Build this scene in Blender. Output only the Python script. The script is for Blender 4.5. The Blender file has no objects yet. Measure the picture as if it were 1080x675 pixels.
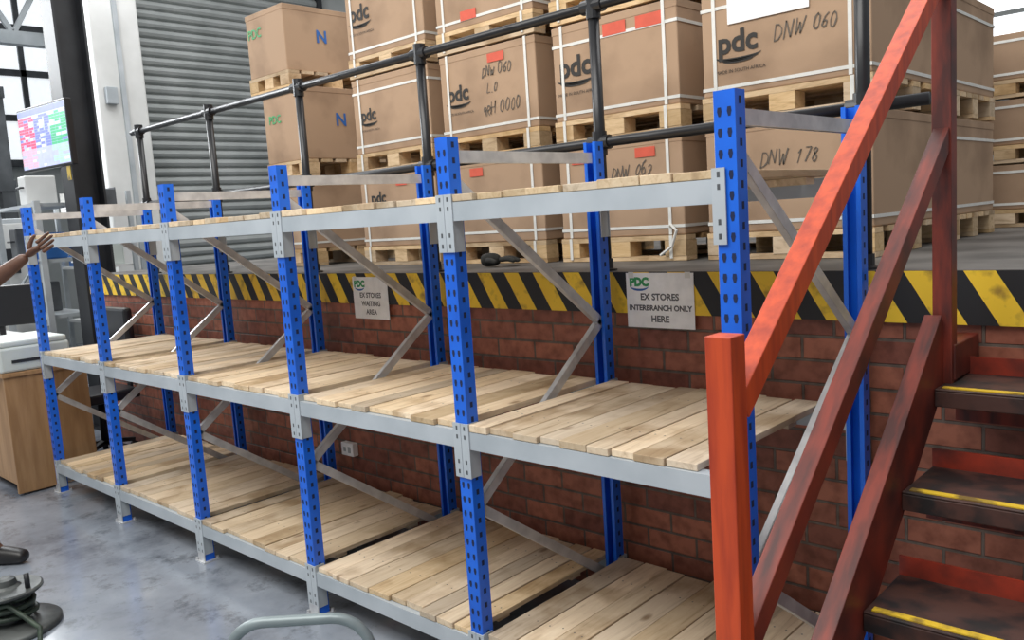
import bpy, bmesh, math, random
from mathutils import Vector, Matrix
random.seed(7)
S=bpy.context.scene
C=S.collection
PI=math.pi

# ------------------------------------------------------------ materials
def newmat(name):
    m=bpy.data.materials.new(name); m.use_nodes=True
    nt=m.node_tree; b=nt.nodes['Principled BSDF']
    return m,nt,b
def mat(name,c,rough=.5,metal=0,c2=None,scale=6,stretch=(1,1,1),detail=4,bump=0,emit=0,lo=.35,hi=.65):
    m,nt,b=newmat(name); N=nt.nodes; L=nt.links
    if c2 is None: c2=tuple(v*.78 for v in c)
    tc=N.new('ShaderNodeTexCoord'); mp=N.new('ShaderNodeMapping'); mp.inputs['Scale'].default_value=stretch
    nz=N.new('ShaderNodeTexNoise'); nz.inputs['Scale'].default_value=scale; nz.inputs['Detail'].default_value=detail
    rp=N.new('ShaderNodeValToRGB'); rp.color_ramp.elements[0].position=lo; rp.color_ramp.elements[1].position=hi
    rp.color_ramp.elements[0].color=(*c2,1); rp.color_ramp.elements[1].color=(*c,1)
    L.new(tc.outputs['Object'],mp.inputs['Vector']); L.new(mp.outputs['Vector'],nz.inputs['Vector'])
    L.new(nz.outputs['Fac'],rp.inputs['Fac']); L.new(rp.outputs['Color'],b.inputs['Base Color'])
    b.inputs['Roughness'].default_value=rough; b.inputs['Metallic'].default_value=metal
    if bump:
        bp=N.new('ShaderNodeBump'); bp.inputs['Strength'].default_value=bump; bp.inputs['Distance'].default_value=.01
        L.new(nz.outputs['Fac'],bp.inputs['Height']); L.new(bp.outputs['Normal'],b.inputs['Normal'])
    if emit:
        L.new(rp.outputs['Color'],b.inputs['Emission Color']); b.inputs['Emission Strength'].default_value=emit
    return m
def wood(name,cols,stretch,scale=5,var=.35,knots=True,stain=(.62,.55,.46)):
    m,nt,b=newmat(name); N=nt.nodes; L=nt.links
    tc=N.new('ShaderNodeTexCoord'); geo=N.new('ShaderNodeNewGeometry'); oi=N.new('ShaderNodeObjectInfo')
    a0=N.new('ShaderNodeMath'); a0.operation='ADD'; L.new(geo.outputs['Random Per Island'],a0.inputs[0]); L.new(oi.outputs['Random'],a0.inputs[1])
    rnd=N.new('ShaderNodeMath'); rnd.operation='FRACT'; L.new(a0.outputs[0],rnd.inputs[0])
    ad=N.new('ShaderNodeVectorMath'); ad.operation='ADD'
    sc=N.new('ShaderNodeVectorMath'); sc.operation='SCALE'; sc.inputs[0].default_value=(7,13,5)
    L.new(rnd.outputs[0],sc.inputs['Scale'])
    L.new(tc.outputs['Object'],ad.inputs[0]); L.new(sc.outputs[0],ad.inputs[1])
    mp=N.new('ShaderNodeMapping'); mp.inputs['Scale'].default_value=stretch
    L.new(ad.outputs[0],mp.inputs['Vector'])
    nz=N.new('ShaderNodeTexNoise'); nz.inputs['Scale'].default_value=scale; nz.inputs['Detail'].default_value=7; nz.inputs['Roughness'].default_value=.65; nz.inputs['Distortion'].default_value=.9
    L.new(mp.outputs['Vector'],nz.inputs['Vector'])
    rp=N.new('ShaderNodeValToRGB'); e=rp.color_ramp.elements
    e[0].position=.25; e[0].color=(*cols[0],1); e[1].position=.75; e[1].color=(*cols[2],1)
    x=e.new(.46); x.color=(*cols[1],1)
    L.new(nz.outputs['Fac'],rp.inputs['Fac'])
    hs=N.new('ShaderNodeHueSaturation')
    mr=N.new('ShaderNodeMapRange'); mr.inputs['To Min'].default_value=1-var; mr.inputs['To Max'].default_value=1+var*.4
    L.new(rnd.outputs[0],mr.inputs['Value']); L.new(mr.outputs['Result'],hs.inputs['Value'])
    sa=N.new('ShaderNodeMath'); sa.operation='MULTIPLY'; sa.inputs[1].default_value=7.31; L.new(rnd.outputs[0],sa.inputs[0])
    sf=N.new('ShaderNodeMath'); sf.operation='FRACT'; L.new(sa.outputs[0],sf.inputs[0])
    sm=N.new('ShaderNodeMapRange'); sm.inputs['To Min'].default_value=.8; sm.inputs['To Max'].default_value=1.15
    L.new(sf.outputs[0],sm.inputs['Value']); L.new(sm.outputs['Result'],hs.inputs['Saturation'])
    L.new(rp.outputs['Color'],hs.inputs['Color'])
    n2=N.new('ShaderNodeTexNoise'); n2.inputs['Scale'].default_value=3.2; n2.inputs['Detail'].default_value=5
    L.new(ad.outputs[0],n2.inputs['Vector'])
    r2=N.new('ShaderNodeValToRGB'); r2.color_ramp.elements[0].position=.34; r2.color_ramp.elements[0].color=(*stain,1); r2.color_ramp.elements[1].position=.48
    L.new(n2.outputs['Fac'],r2.inputs['Fac'])
    mx=N.new('ShaderNodeMix'); mx.data_type='RGBA'; mx.blend_type='MULTIPLY'; mx.inputs['Factor'].default_value=1
    L.new(hs.outputs['Color'],mx.inputs['A']); L.new(r2.outputs['Color'],mx.inputs['B'])
    out=mx.outputs['Result']
    if knots:
        m3=N.new('ShaderNodeMapping'); m3.inputs['Scale'].default_value=(7,3.2,.01); L.new(ad.outputs[0],m3.inputs['Vector'])
        vo=N.new('ShaderNodeTexVoronoi'); vo.inputs['Scale'].default_value=1; L.new(m3.outputs['Vector'],vo.inputs['Vector'])
        r3=N.new('ShaderNodeValToRGB'); r3.color_ramp.elements[0].position=.05; r3.color_ramp.elements[0].color=(.30,.20,.12,1); r3.color_ramp.elements[1].position=.13
        L.new(vo.outputs['Distance'],r3.inputs['Fac'])
        m4=N.new('ShaderNodeMix'); m4.data_type='RGBA'; m4.blend_type='MULTIPLY'; m4.inputs['Factor'].default_value=.8
        L.new(out,m4.inputs['A']); L.new(r3.outputs['Color'],m4.inputs['B']); out=m4.outputs['Result']
    L.new(out,b.inputs['Base Color']); b.inputs['Roughness'].default_value=.75
    bp=N.new('ShaderNodeBump'); bp.inputs['Strength'].default_value=.3; bp.inputs['Distance'].default_value=.004
    L.new(nz.outputs['Fac'],bp.inputs['Height']); L.new(bp.outputs['Normal'],b.inputs['Normal'])
    return m
def flat(name,c,rough=.6,emit=0):
    return mat(name,c,rough,0,tuple(v*.9 for v in c),scale=20,emit=emit)
M={}
M['blue']=mat('blue_paint',(.010,.155,.80),.34,0,(.007,.11,.63),scale=5)
M['hole']=flat('slot_dark',(.010,.02,.07),.9)
M['beam']=mat('grey_beam_paint',(.475,.52,.555),.42,0,(.375,.42,.455),scale=4)
M['galv']=mat('galvanised',(.66,.67,.68),.34,.35,(.48,.49,.51),scale=14)
M['plank']=wood('deck_wood',[(.47,.335,.195),(.73,.565,.375),(.84,.69,.485)],(10,.9,10),4,.34)
M['pwood']=wood('pallet_wood',[(.42,.28,.14),(.66,.47,.27),(.78,.59,.37)],(2,6,10),4,.3,False)
M['card']=mat('cardboard',(.44,.295,.19),.8,0,(.30,.195,.122),scale=3.2,detail=10,lo=.30,hi=.55)
M['card2']=mat('cardboard_dark',(.39,.262,.17),.8,0,(.29,.19,.12),scale=3)
M['strap']=flat('white_strap',(.80,.80,.76),.45)
M['ink']=flat('black_ink',(.03,.027,.024),.7)
M['pen']=flat('marker_ink',(.14,.115,.09),.7)
M['green']=flat('green_ink',(.05,.35,.12),.6)
M['inkblue']=flat('blue_ink',(.03,.14,.45),.6)
M['orange']=flat('orange_sticker',(.70,.11,.06),.6)
M['paper']=flat('white_paper',(.97,.97,.97),.6)
M['grey_ink']=flat('grey_ink',(.12,.12,.13),.7)
M['black']=mat('black_paint',(.018,.019,.022),.35,0,(.008,.008,.01),scale=8)
M['orange_red']=mat('orange_red_paint',(.58,.070,.014),.48,0,(.34,.032,.009),scale=5,stretch=(7,7,.8),bump=.06,detail=12,lo=.30,hi=.62)
M['dark_red']=mat('worn_red_paint',(.23,.032,.016),.48,0,(.065,.014,.011),scale=5,stretch=(6,1.2,1.2),bump=.05,detail=12)
M['riser']=mat('dirty_red_paint',(.36,.036,.014),.5,0,(.10,.018,.012),scale=10,detail=8)
M['tread']=mat('tread_rubber',(.016,.013,.013),.5,0,(.075,.032,.024),scale=12,bump=.2,detail=10,lo=.42,hi=.60)
M['yellow']=mat('yellow_paint',(.78,.52,.03),.5,0,(.22,.14,.03),scale=16,detail=10,lo=.36,hi=.52)
M['white']=mat('white_paint',(.66,.665,.65),.6,0,(.54,.545,.53),scale=2)
M['wallgrey']=mat('grey_wall',(.42,.44,.435),.8,0,(.33,.35,.345),scale=1)
M['steel_dark']=mat('dark_steel',(.02,.022,.026),.5,0,(.012,.013,.016),scale=5)
M['shutter']=mat('shutter_metal',(.38,.40,.395),.42,.25,(.28,.30,.295),scale=2)
M['conc']=mat('concrete',(.16,.15,.14),.6,0,(.06,.057,.052),scale=3,bump=.1,detail=8)
M['grey_mach']=mat('grey_machine',(.44,.47,.49),.5,0,(.31,.34,.36),scale=3)
M['dark_mach']=mat('dark_machine',(.09,.097,.105),.5,0,(.045,.05,.055),scale=4)
M['beige']=mat('grey_green_plastic',(.60,.65,.62),.5,0,(.52,.57,.54),scale=3)
M['ply']=mat('desk_board',(.42,.245,.115),.55,0,(.32,.175,.075),scale=3,stretch=(8,8,1))
M['skin']=mat('skin',(.16,.075,.045),.5,0,(.11,.05,.03),scale=10)
M['hair']=mat('hair',(.012,.01,.009),.8)
M['navy']=mat('navy_cloth',(.02,.03,.07),.85,0,(.012,.02,.05),scale=30)
M['trouser']=mat('dark_trouser',(.025,.026,.03),.85,0,(.015,.016,.02),scale=30)
M['leather']=mat('black_leather',(.015,.014,.014),.4)
M['eye']=flat('eye_white',(.7,.7,.68),.3)
M['cable']=mat('green_cable',(.05,.075,.05),.5,0,(.015,.025,.018),scale=25)
M['reel']=mat('worn_reel_metal',(.14,.15,.145),.42,.3,(.04,.045,.045),scale=9,detail=8)
M['tube']=mat('grey_tube',(.26,.31,.32),.35,.2,(.19,.23,.24),scale=6)
M['glove']=mat('dark_glove',(.035,.035,.032),.9,0,(.02,.02,.018),scale=20)
M['bluecrate']=mat('blue_plastic',(.03,.14,.42),.45)
M['bezel']=flat('tv_bezel',(.012,.012,.014),.3)
for n,c in (('scr_pink',(.72,.10,.20)),('scr_blue',(.20,.24,.62)),('scr_green',(.08,.48,.24)),('scr_white',(.68,.70,.76)),('scr_dark',(.13,.15,.40)),('scr_pale_pink',(.72,.45,.55)),('scr_pale_green',(.45,.66,.56)),('scr_pale_blue',(.48,.52,.74))):
    M[n]=flat(n,c,.3,.65)
M['glow']=flat('daylight_glass',(.95,.97,1.0),.3,1.7)
M['glow2']=flat('dull_daylight_glass',(.84,.88,.91),.3,.9)

def brick_mat():
    m,nt,b=newmat('brick'); N=nt.nodes; L=nt.links
    tc=N.new('ShaderNodeTexCoord'); sp=N.new('ShaderNodeSeparateXYZ'); cb=N.new('ShaderNodeCombineXYZ')
    L.new(tc.outputs['Object'],sp.inputs[0]); L.new(sp.outputs['X'],cb.inputs['X']); L.new(sp.outputs['Z'],cb.inputs['Y'])
    br=N.new('ShaderNodeTexBrick'); br.inputs['Scale'].default_value=1
    br.inputs['Brick Width'].default_value=.225; br.inputs['Row Height'].default_value=.083
    br.inputs['Mortar Size'].default_value=.006; br.inputs['Mortar Smooth'].default_value=.35; br.inputs['Bias'].default_value=0
    br.inputs['Color1'].default_value=(.48,.17,.10,1); br.inputs['Color2'].default_value=(.24,.078,.052,1); br.inputs['Mortar'].default_value=(.17,.13,.105,1)
    L.new(cb.outputs[0],br.inputs['Vector'])
    nz=N.new('ShaderNodeTexNoise'); nz.inputs['Scale'].default_value=22; nz.inputs['Detail'].default_value=8
    L.new(tc.outputs['Object'],nz.inputs['Vector'])
    rp=N.new('ShaderNodeValToRGB'); rp.color_ramp.elements[0].position=.32; rp.color_ramp.elements[0].color=(.60,.55,.52,1); rp.color_ramp.elements[1].position=.60
    L.new(nz.outputs['Fac'],rp.inputs['Fac'])
    mx=N.new('ShaderNodeMix'); mx.data_type='RGBA'; mx.blend_type='MULTIPLY'; mx.inputs['Factor'].default_value=1
    L.new(br.outputs['Color'],mx.inputs['A']); L.new(rp.outputs['Color'],mx.inputs['B']); L.new(mx.outputs['Result'],b.inputs['Base Color'])
    b.inputs['Roughness'].default_value=.55
    ad=N.new('ShaderNodeMath'); ad.operation='MULTIPLY_ADD'; ad.inputs[1].default_value=-.35
    L.new(nz.outputs['Fac'],ad.inputs[0]); L.new(br.outputs['Fac'],ad.inputs[2])
    bp=N.new('ShaderNodeBump'); bp.invert=True; bp.inputs['Strength'].default_value=.8; bp.inputs['Distance'].default_value=.008
    L.new(ad.outputs[0],bp.inputs['Height']); L.new(bp.outputs['Normal'],b.inputs['Normal'])
    return m
M['brick']=brick_mat()
def stripe_mat():
    m,nt,b=newmat('hazard_stripes'); N=nt.nodes; L=nt.links
    tc=N.new('ShaderNodeTexCoord'); sp=N.new('ShaderNodeSeparateXYZ'); L.new(tc.outputs['Object'],sp.inputs[0])
    a=N.new('ShaderNodeMath'); a.operation='MULTIPLY_ADD'; a.inputs[1].default_value=.60
    L.new(sp.outputs['Z'],a.inputs[0]); L.new(sp.outputs['X'],a.inputs[2])
    d=N.new('ShaderNodeMath'); d.operation='DIVIDE'; d.inputs[1].default_value=.172; L.new(a.outputs[0],d.inputs[0])
    fr=N.new('ShaderNodeMath'); fr.operation='FRACT'; L.new(d.outputs[0],fr.inputs[0])
    g=N.new('ShaderNodeMath'); g.operation='GREATER_THAN'; g.inputs[1].default_value=.5; L.new(fr.outputs[0],g.inputs[0])
    nz=N.new('ShaderNodeTexNoise'); nz.inputs['Scale'].default_value=13; nz.inputs['Detail'].default_value=8; L.new(tc.outputs['Object'],nz.inputs['Vector'])
    rp=N.new('ShaderNodeValToRGB'); rp.color_ramp.elements[0].position=.30; rp.color_ramp.elements[0].color=(.34,.20,.03,1); rp.color_ramp.elements[1].position=.46; rp.color_ramp.elements[1].color=(.90,.59,.035,1)
    L.new(nz.outputs['Fac'],rp.inputs['Fac'])
    mx=N.new('ShaderNodeMix'); mx.data_type='RGBA'; L.new(g.outputs[0],mx.inputs['Factor'])
    mx.inputs['A'].default_value=(.014,.014,.016,1); L.new(rp.outputs['Color'],mx.inputs['B'])
    L.new(mx.outputs['Result'],b.inputs['Base Color']); b.inputs['Roughness'].default_value=.55
    return m
M['stripe']=stripe_mat()
def floor_mat():
    m,nt,b=newmat('floor_paint'); N=nt.nodes; L=nt.links
    tc=N.new('ShaderNodeTexCoord')
    n1=N.new('ShaderNodeTexNoise'); n1.inputs['Scale'].default_value=1.5; n1.inputs['Detail'].default_value=9; n1.inputs['Roughness'].default_value=.62
    L.new(tc.outputs['Object'],n1.inputs['Vector'])
    rp=N.new('ShaderNodeValToRGB'); e=rp.color_ramp.elements; e[0].position=.34; e[0].color=(.11,.125,.155,1); e[1].position=.66; e[1].color=(.34,.375,.425,1)
    x=e.new(.46); x.color=(.235,.262,.305,1)
    L.new(n1.outputs['Fac'],rp.inputs['Fac'])
    n2=N.new('ShaderNodeTexNoise'); n2.inputs['Scale'].default_value=5; n2.inputs['Detail'].default_value=11; n2.inputs['Roughness'].default_value=.75; L.new(tc.outputs['Object'],n2.inputs['Vector'])
    r3=N.new('ShaderNodeValToRGB'); r3.color_ramp.elements[0].position=.34; r3.color_ramp.elements[0].color=(.28,.28,.28,1); r3.color_ramp.elements[1].position=.47
    L.new(n2.outputs['Fac'],r3.inputs['Fac'])
    mx=N.new('ShaderNodeMix'); mx.data_type='RGBA'; mx.blend_type='MULTIPLY'; mx.inputs['Factor'].default_value=.7
    L.new(rp.outputs['Color'],mx.inputs['A']); L.new(r3.outputs['Color'],mx.inputs['B']); L.new(mx.outputs['Result'],b.inputs['Base Color'])
    r2=N.new('ShaderNodeMapRange'); r2.inputs['From Min'].default_value=.35; r2.inputs['From Max'].default_value=.65; r2.inputs['To Min'].default_value=.26; r2.inputs['To Max'].default_value=.09
    L.new(n1.outputs['Fac'],r2.inputs['Value']); L.new(r2.outputs['Result'],b.inputs['Roughness'])
    b.inputs['Specular IOR Level'].default_value=.85
    return m
M['floor']=floor_mat()

# ------------------------------------------------------------ mesh builder
class MB:
    def __init__(s): s.v=[]; s.f=[]; s.m=[]
    def _add(s,vs,fs,mi):
        o=len(s.v); s.v+= [tuple(v) for v in vs]
        for f in fs: s.f.append(tuple(i+o for i in f)); s.m.append(mi)
        return s
    def box(s,x0,x1,y0,y1,z0,z1,mi=0):
        return s._add([(x0,y0,z0),(x1,y0,z0),(x1,y1,z0),(x0,y1,z0),(x0,y0,z1),(x1,y0,z1),(x1,y1,z1),(x0,y1,z1)],
            [(0,3,2,1),(4,5,6,7),(0,1,5,4),(1,2,6,5),(2,3,7,6),(3,0,4,7)],mi)
    def bar(s,p0,p1,w,h,up=(0,0,1),mi=0):
        p0=Vector(p0);p1=Vector(p1);d=(p1-p0).normalized(); sd=d.cross(Vector(up)).normalized(); u=sd.cross(d)
        vs=[]
        for p in (p0,p1):
            for a,b in ((-1,-1),(1,-1),(1,1),(-1,1)): vs.append(p+sd*a*w/2+u*b*h/2)
        return s._add(vs,[(0,1,2,3),(7,6,5,4),(0,4,5,1),(1,5,6,2),(2,6,7,3),(3,7,4,0)],mi)
    def tube(s,pts,r,n=10,mi=0,closed=False):
        pts=[Vector(p) for p in pts]; k=len(pts); rs=r if isinstance(r,(list,tuple)) else [r]*k
        vs=[];fs=[];u=None
        for i,p in enumerate(pts):
            a=pts[(i-1)%k] if (closed or i>0) else p; b=pts[(i+1)%k] if (closed or i<k-1) else p
            d=(b-a).normalized()
            if u is None: u=d.orthogonal().normalized()
            u=(u-d*u.dot(d)).normalized(); w=d.cross(u)
            for j in range(n):
                t=2*PI*j/n; vs.append(p+(u*math.cos(t)+w*math.sin(t))*rs[i])
        for i in range(k if closed else k-1):
            for j in range(n):
                a=i*n+j;b=i*n+(j+1)%n;c=((i+1)%k)*n+(j+1)%n;d=((i+1)%k)*n+j
                fs.append((a,b,c,d))
        if not closed:
            fs.append(tuple(reversed(range(n)))); fs.append(tuple((k-1)*n+j for j in range(n)))
        return s._add(vs,fs,mi)
    def lathe(s,prof,c=(0,0,0),n=24,mi=0):
        vs=[];fs=[];k=len(prof)
        for r,z in prof:
            for j in range(n):
                t=2*PI*j/n; vs.append((c[0]+r*math.cos(t),c[1]+r*math.sin(t),c[2]+z))
        for i in range(k-1):
            for j in range(n):
                fs.append((i*n+j,i*n+(j+1)%n,(i+1)*n+(j+1)%n,(i+1)*n+j))
        fs.append(tuple(reversed(range(n)))); fs.append(tuple((k-1)*n+j for j in range(n)))
        return s._add(vs,fs,mi)
    def prism(s,poly,z0,z1,mi=0):
        n=len(poly); vs=[(x,y,z0) for x,y in poly]+[(x,y,z1) for x,y in poly]
        fs=[tuple(reversed(range(n))),tuple(range(n,2*n))]+[(i,(i+1)%n,n+(i+1)%n,n+i) for i in range(n)]
        return s._add(vs,fs,mi)
    def face(s,pts,mi=0): return s._add(pts,[tuple(range(len(pts)))],mi)
    def mesh(s,name,mats):
        me=bpy.data.meshes.new(name); me.from_pydata(s.v,[],s.f)
        for m in (mats if isinstance(mats,(list,tuple)) else [mats]): me.materials.append(m)
        me.polygons.foreach_set('material_index',s.m); me.update()
        bm=bmesh.new(); bm.from_mesh(me); bmesh.ops.recalc_face_normals(bm,faces=bm.faces); bm.to_mesh(me); bm.free()
        return me
    def build(s,name,mats,parent=None,bevel=0,smooth=False,loc=None,label=None):
        return put(name,s.mesh(name,mats),parent,bevel,smooth,loc,label)
def put(name,me,parent=None,bevel=0,smooth=False,loc=None,label=None):
    o=bpy.data.objects.new(name,me); C.objects.link(o)
    if parent: o.parent=parent
    if loc: o.location=loc
    if smooth: me.polygons.foreach_set('use_smooth',[True]*len(me.polygons))
    if bevel:
        b=o.modifiers.new('bevel','BEVEL'); b.width=bevel; b.segments=2; b.limit_method='ANGLE'
    if label: o['label']=label
    return o
def tag(o,label,cat,group=None,kind=None):
    if label: o['label']=label
    if cat: o['category']=cat
    if group: o['group']=group
    if kind: o['kind']=kind
    return o
def thing(name,label,cat,loc=(0,0,0),rz=0,group=None):
    o=bpy.data.objects.new(name,None); C.objects.link(o); o.empty_display_size=.1
    o.location=loc; o.rotation_euler=(0,0,rz); return tag(o,label,cat,group)
def struct(o,label=None,cat=None):
    o['kind']='structure'
    if label: o['label']=label
    if cat: o['category']=cat
    return o
def text(s,size,m,parent,name,loc,rot=(PI/2,0,0),bold=0,shear=0,align='CENTER'):
    cu=bpy.data.curves.new('t','FONT'); cu.body=s; cu.size=size; cu.offset=bold; cu.shear=shear
    cu.align_x=align; cu.align_y='CENTER'; cu.resolution_u=3
    ob=bpy.data.objects.new('t',cu); C.objects.link(ob); bpy.context.view_layer.update()
    me=bpy.data.meshes.new_from_object(ob.evaluated_get(bpy.context.evaluated_depsgraph_get()))
    bpy.data.objects.remove(ob); bpy.data.curves.remove(cu)
    me.materials.clear(); me.materials.append(m); me.name=name
    o=put(name,me,parent,loc=loc); o.rotation_euler=rot; return o
GL={'D':[[(0,0),(.02,1),(.28,.92),(.44,.66),(.43,.35),(.28,.1),(0,0)]],'N':[[(0,0),(.03,1),(.42,.02),(.48,1)]],
'W':[[(0,1),(.14,0),(.3,.7),(.45,0),(.62,1)]],'0':[[(.25,1),(.1,.85),(.05,.5),(.1,.15),(.25,0),(.4,.15),(.45,.5),(.4,.85),(.22,1)]],
'O':[[(.25,1),(.1,.85),(.05,.5),(.1,.15),(.25,0),(.4,.15),(.45,.5),(.4,.85),(.22,1)]],
'6':[[(.4,1),(.18,.78),(.06,.45),(.08,.15),(.22,0),(.4,.12),(.4,.35),(.28,.48),(.1,.38)]],
'2':[[(.05,.8),(.15,.97),(.3,1),(.42,.82),(.36,.6),(.05,.02),(.48,.05)]],'1':[[(.1,.75),(.25,1),(.25,0)]],
'7':[[(.02,1),(.45,.97),(.18,0)]],'8':[[(.4,.85),(.22,1),(.08,.82),(.2,.58),(.4,.3),(.36,.08),(.2,0),(.05,.2),(.2,.5),(.4,.85)]],
'L':[[(.05,1),(.02,0),(.42,.05)]],'.':[[(.1,0),(.14,.05)]],'9':[[(.42,.7),(.32,.97),(.15,.97),(.06,.75),(.2,.5),(.42,.72),(.35,0)]],
'R':[[(.02,0),(.04,1),(.32,.95),(.4,.75),(.28,.55),(.05,.5),(.45,0)]],'H':[[(.03,1),(.0,0),(.02,.5),(.43,.52),(.45,1),(.42,0)]]}
def handwrite(s,size,parent,x,yf,z,seed=0,tilt=0,wd=.0055):
    rnd=random.Random(seed); m=MB(); cx=0; segs=[]
    for ch in s:
        if ch==' ': cx+=.45; continue
        k=rnd.uniform(.80,1.18); dz=rnd.uniform(-.12,.12); sl=.30+rnd.uniform(-.16,.16)
        for pl in GL[ch]:
            pp=[(cx+px*k+pz*sl*.6+rnd.uniform(-.03,.03),pz*k+dz+rnd.uniform(-.03,.03)) for px,pz in pl]
            segs+=list(zip(pp[:-1],pp[1:]))
        cx+=(.75 if ch=='W' else .3 if ch=='.' else .62)*k
    for (a,b),(c,d) in segs:
        a-=cx/2;c-=cx/2
        m.bar((x+a*size,yf,z+(b+a*tilt)*size),(x+c*size+1e-5,yf,z+(d+c*tilt)*size),wd*rnd.uniform(.6,1.25),.0006,(0,1,0))
    return m.build('handwriting',M['pen'],parent)

# ------------------------------------------------------------ dimensions
W=1.0028; D=.7766; H=1.9; Z=[.20,.938,1.692]
YW=.877; ZP=1.386

# ------------------------------------------------------------ setting
struct(MB().box(-14,5,-6,12,-.1,0).build('floor',M['floor']),'glossy grey painted concrete warehouse floor','floor')
struct(MB().box(-6.45,5,YW,YW+.25,0,1.222).build('wall_platform',M['brick']),'red brick wall below the raised platform','wall')
struct(MB().box(-6.45,5,YW-.017,YW+.25,1.222,ZP).build('trim_1',[M['stripe']]),'black and yellow hazard striped platform edge','platform edge')
struct(MB().box(-6.45,5,YW+.25,11.5,1.2,ZP).build('floor_platform',M['conc']),'raised concrete platform floor','floor')
struct(MB().box(-6.45,-6.25,YW+.25,11.5,0,1.2).build('wall_platform_end',M['conc']),'end wall of the raised platform','wall')
struct(MB().box(-6.45,5,YW-.017,YW+.25,ZP,ZP+.002).build('trim_2',M['conc']),'bare concrete top of the platform edge','platform edge')
struct(MB().box(-14,5,11.5,11.7,0,7).build('wall_back',M['wallgrey']),'grey back wall of the warehouse','wall')
struct(MB().box(-14.2,-14,-6,11.7,0,7).build('wall_left',M['wallgrey']),'grey far left wall of the warehouse','wall')
wb=MB()
wb.box(-9.3,-9.15,1.9,2.66,0,7).box(-9.3,-9.15,5.3,11.5,0,7).box(-9.3,-9.15,2.66,5.3,5.0,7)
struct(wb.build('wall_shutter',M['wallgrey']),'grey wall around the roller shutter','wall')
# roller shutter
r=struct(bpy.data.objects.new('door_1',None),'grey corrugated metal roller shutter door behind the cartons','door'); C.objects.link(r); r.location=(-9.1,3.98,0)
sl=MB(); n=46; pitch=.109
prof=[]
for i in range(n):
    z=i*pitch; prof+=[(0,z),(.035,z+.022),(.046,z+.055),(.032,z+.092)]
prof.append((0,n*pitch))
for i in range(len(prof)-1):
    a,b=prof[i],prof[i+1]
    sl.face([(a[0],-1.3,a[1]),(a[0],1.3,a[1]),(b[0],1.3,b[1]),(b[0],-1.3,b[1])])
sl.build('slat_curtain',M['shutter'],r)
MB().box(-.03,.08,-1.36,-1.29,0,5.05).build('guide_rail',M['steel_dark'],r)
MB().box(-.03,.08,1.29,1.36,0,5.05).build('guide_rail',M['steel_dark'],r)
MB().box(-.03,.3,-1.36,1.36,5.05,5.4).build('shutter_housing',M['shutter'],r)
# pillar
r=bpy.data.objects.new('concrete_pillar',None); C.objects.link(r); r.location=(-8.75,2.25,0)
struct(r,'pale painted concrete pillar left of the roller shutter','pillar')
MB().box(-.17,.17,-.27,.27,0,7).build('shaft',M['white'],r,.02)
MB().box(.17,.2,-.02,.03,0,7).build('conduit',M['grey_mach'],r)
MB().box(.17,.24,-.2,-.08,3.15,3.33).build('junction_box',M['grey_mach'],r,.006)
# dark steel column
r=bpy.data.objects.new('steel_column',None); C.objects.link(r); r.location=(-6.8,1.05,0)
struct(r,'dark steel column carrying the screen','column')
MB().box(-.125,.125,-.13,-.11,0,7).box(-.125,.125,.11,.13,0,7).box(-.01,.01,-.11,.11,0,7).build('i_section',M['steel_dark'],r)
MB().box(-.16,.16,-.17,.17,0,.02).build('base_plate',M['steel_dark'],r)
MB().box(.02,.10,-.134,-.1305,2.2,2.36).build('yellow_tag',M['yellow'],r)
# windows
def window(nm,x0,x1,y0,y1,z0,z1,axis,lab,glass):
    r=struct(bpy.data.objects.new(nm,None),lab,'window'); C.objects.link(r); r.location=((x0+x1)/2,(y0+y1)/2,z0)
    hx,hy,h=(x1-x0)/2,(y1-y0)/2,z1-z0
    MB().box(-hx,hx,-hy,hy,0,h).build('pane',M[glass],r)
    f=MB()
    if axis=='y':
        for q in range(5):
            x=-hx+2*hx*q/4; f.box(x-.03,x+.03,-hy-.03,hy,0,h)
        for q in range(4): f.box(-hx,hx,-hy-.03,hy,h*q/3-.03,h*q/3+.03)
    else:
        for q in range(16):
            y=-hy+2*hy*q/15; f.box(-hx,hx+.05,y-.04,y+.04,0,h)
        for q in range(5): f.box(-hx,hx+.05,-hy,hy,h*q/4-.05,h*q/4+.05)
    f.build('window_frame',M['dark_mach'] if axis=='x' else M['wallgrey'],r)
window('window_1',-3.2,-.2,11.42,11.5,3.1,5.6,'y','bright window high on the back wall above the far stack','glow')
window('window_2',-14,-13.9,-4,3.5,3.0,5.8,'x','long daylight window band high on the far left wall','glow2')

# ------------------------------------------------------------ storage rack
rack=thing('storage_rack','long blue and grey bolted steel shelving rack of five bays along the brick wall','rack')
def upright_mesh(sgn):
    m=MB(); w,d,t=.0285,.05,.0035
    P=[(-w,0),(w,0),(w,d),(w-.014,d),(w-.014,d-t),(w-t,d-t),(w-t,t),(-w+t,t),(-w+t,d-t),(-w+.014,d-t),(-w+.014,d),(-w,d)]
    m.prism([(x,(y-.025)*sgn) for x,y in P],.006,H)
    yf=-.0256*sgn; z=.05
    while z<H-.03:
        for s in (-1,1):
            x=s*.0130; pts=[(x-.0062,yf,z),(x-.003,yf,z-.012),(x+.003,yf,z-.012),(x+.0062,yf,z),(x+.0045,yf,z+.010),(x-.0045,yf,z+.010)]
            m.face(pts,1)
        for s in (-1,1):
            xs=s*(w+.0006); m.face([(xs,-.007,z+.016),(xs,.005,z+.016),(xs,.005,z+.034),(xs,-.007,z+.034)],1)
        z+=.05
    return m.mesh('upright',[M['blue'],M['hole']])
umF=upright_mesh(1); umR=upright_mesh(-1)
foot=MB().box(-.045,.045,-.045,.045,0,.006).box(-.033,.033,-.033,-.0285,.006,.05).mesh('foot_plate',M['galv'])
bolt=MB().lathe([(.007,.0),(.007,.012)],(0,0,0),8).mesh('anchor_bolt',M['galv'])
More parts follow.
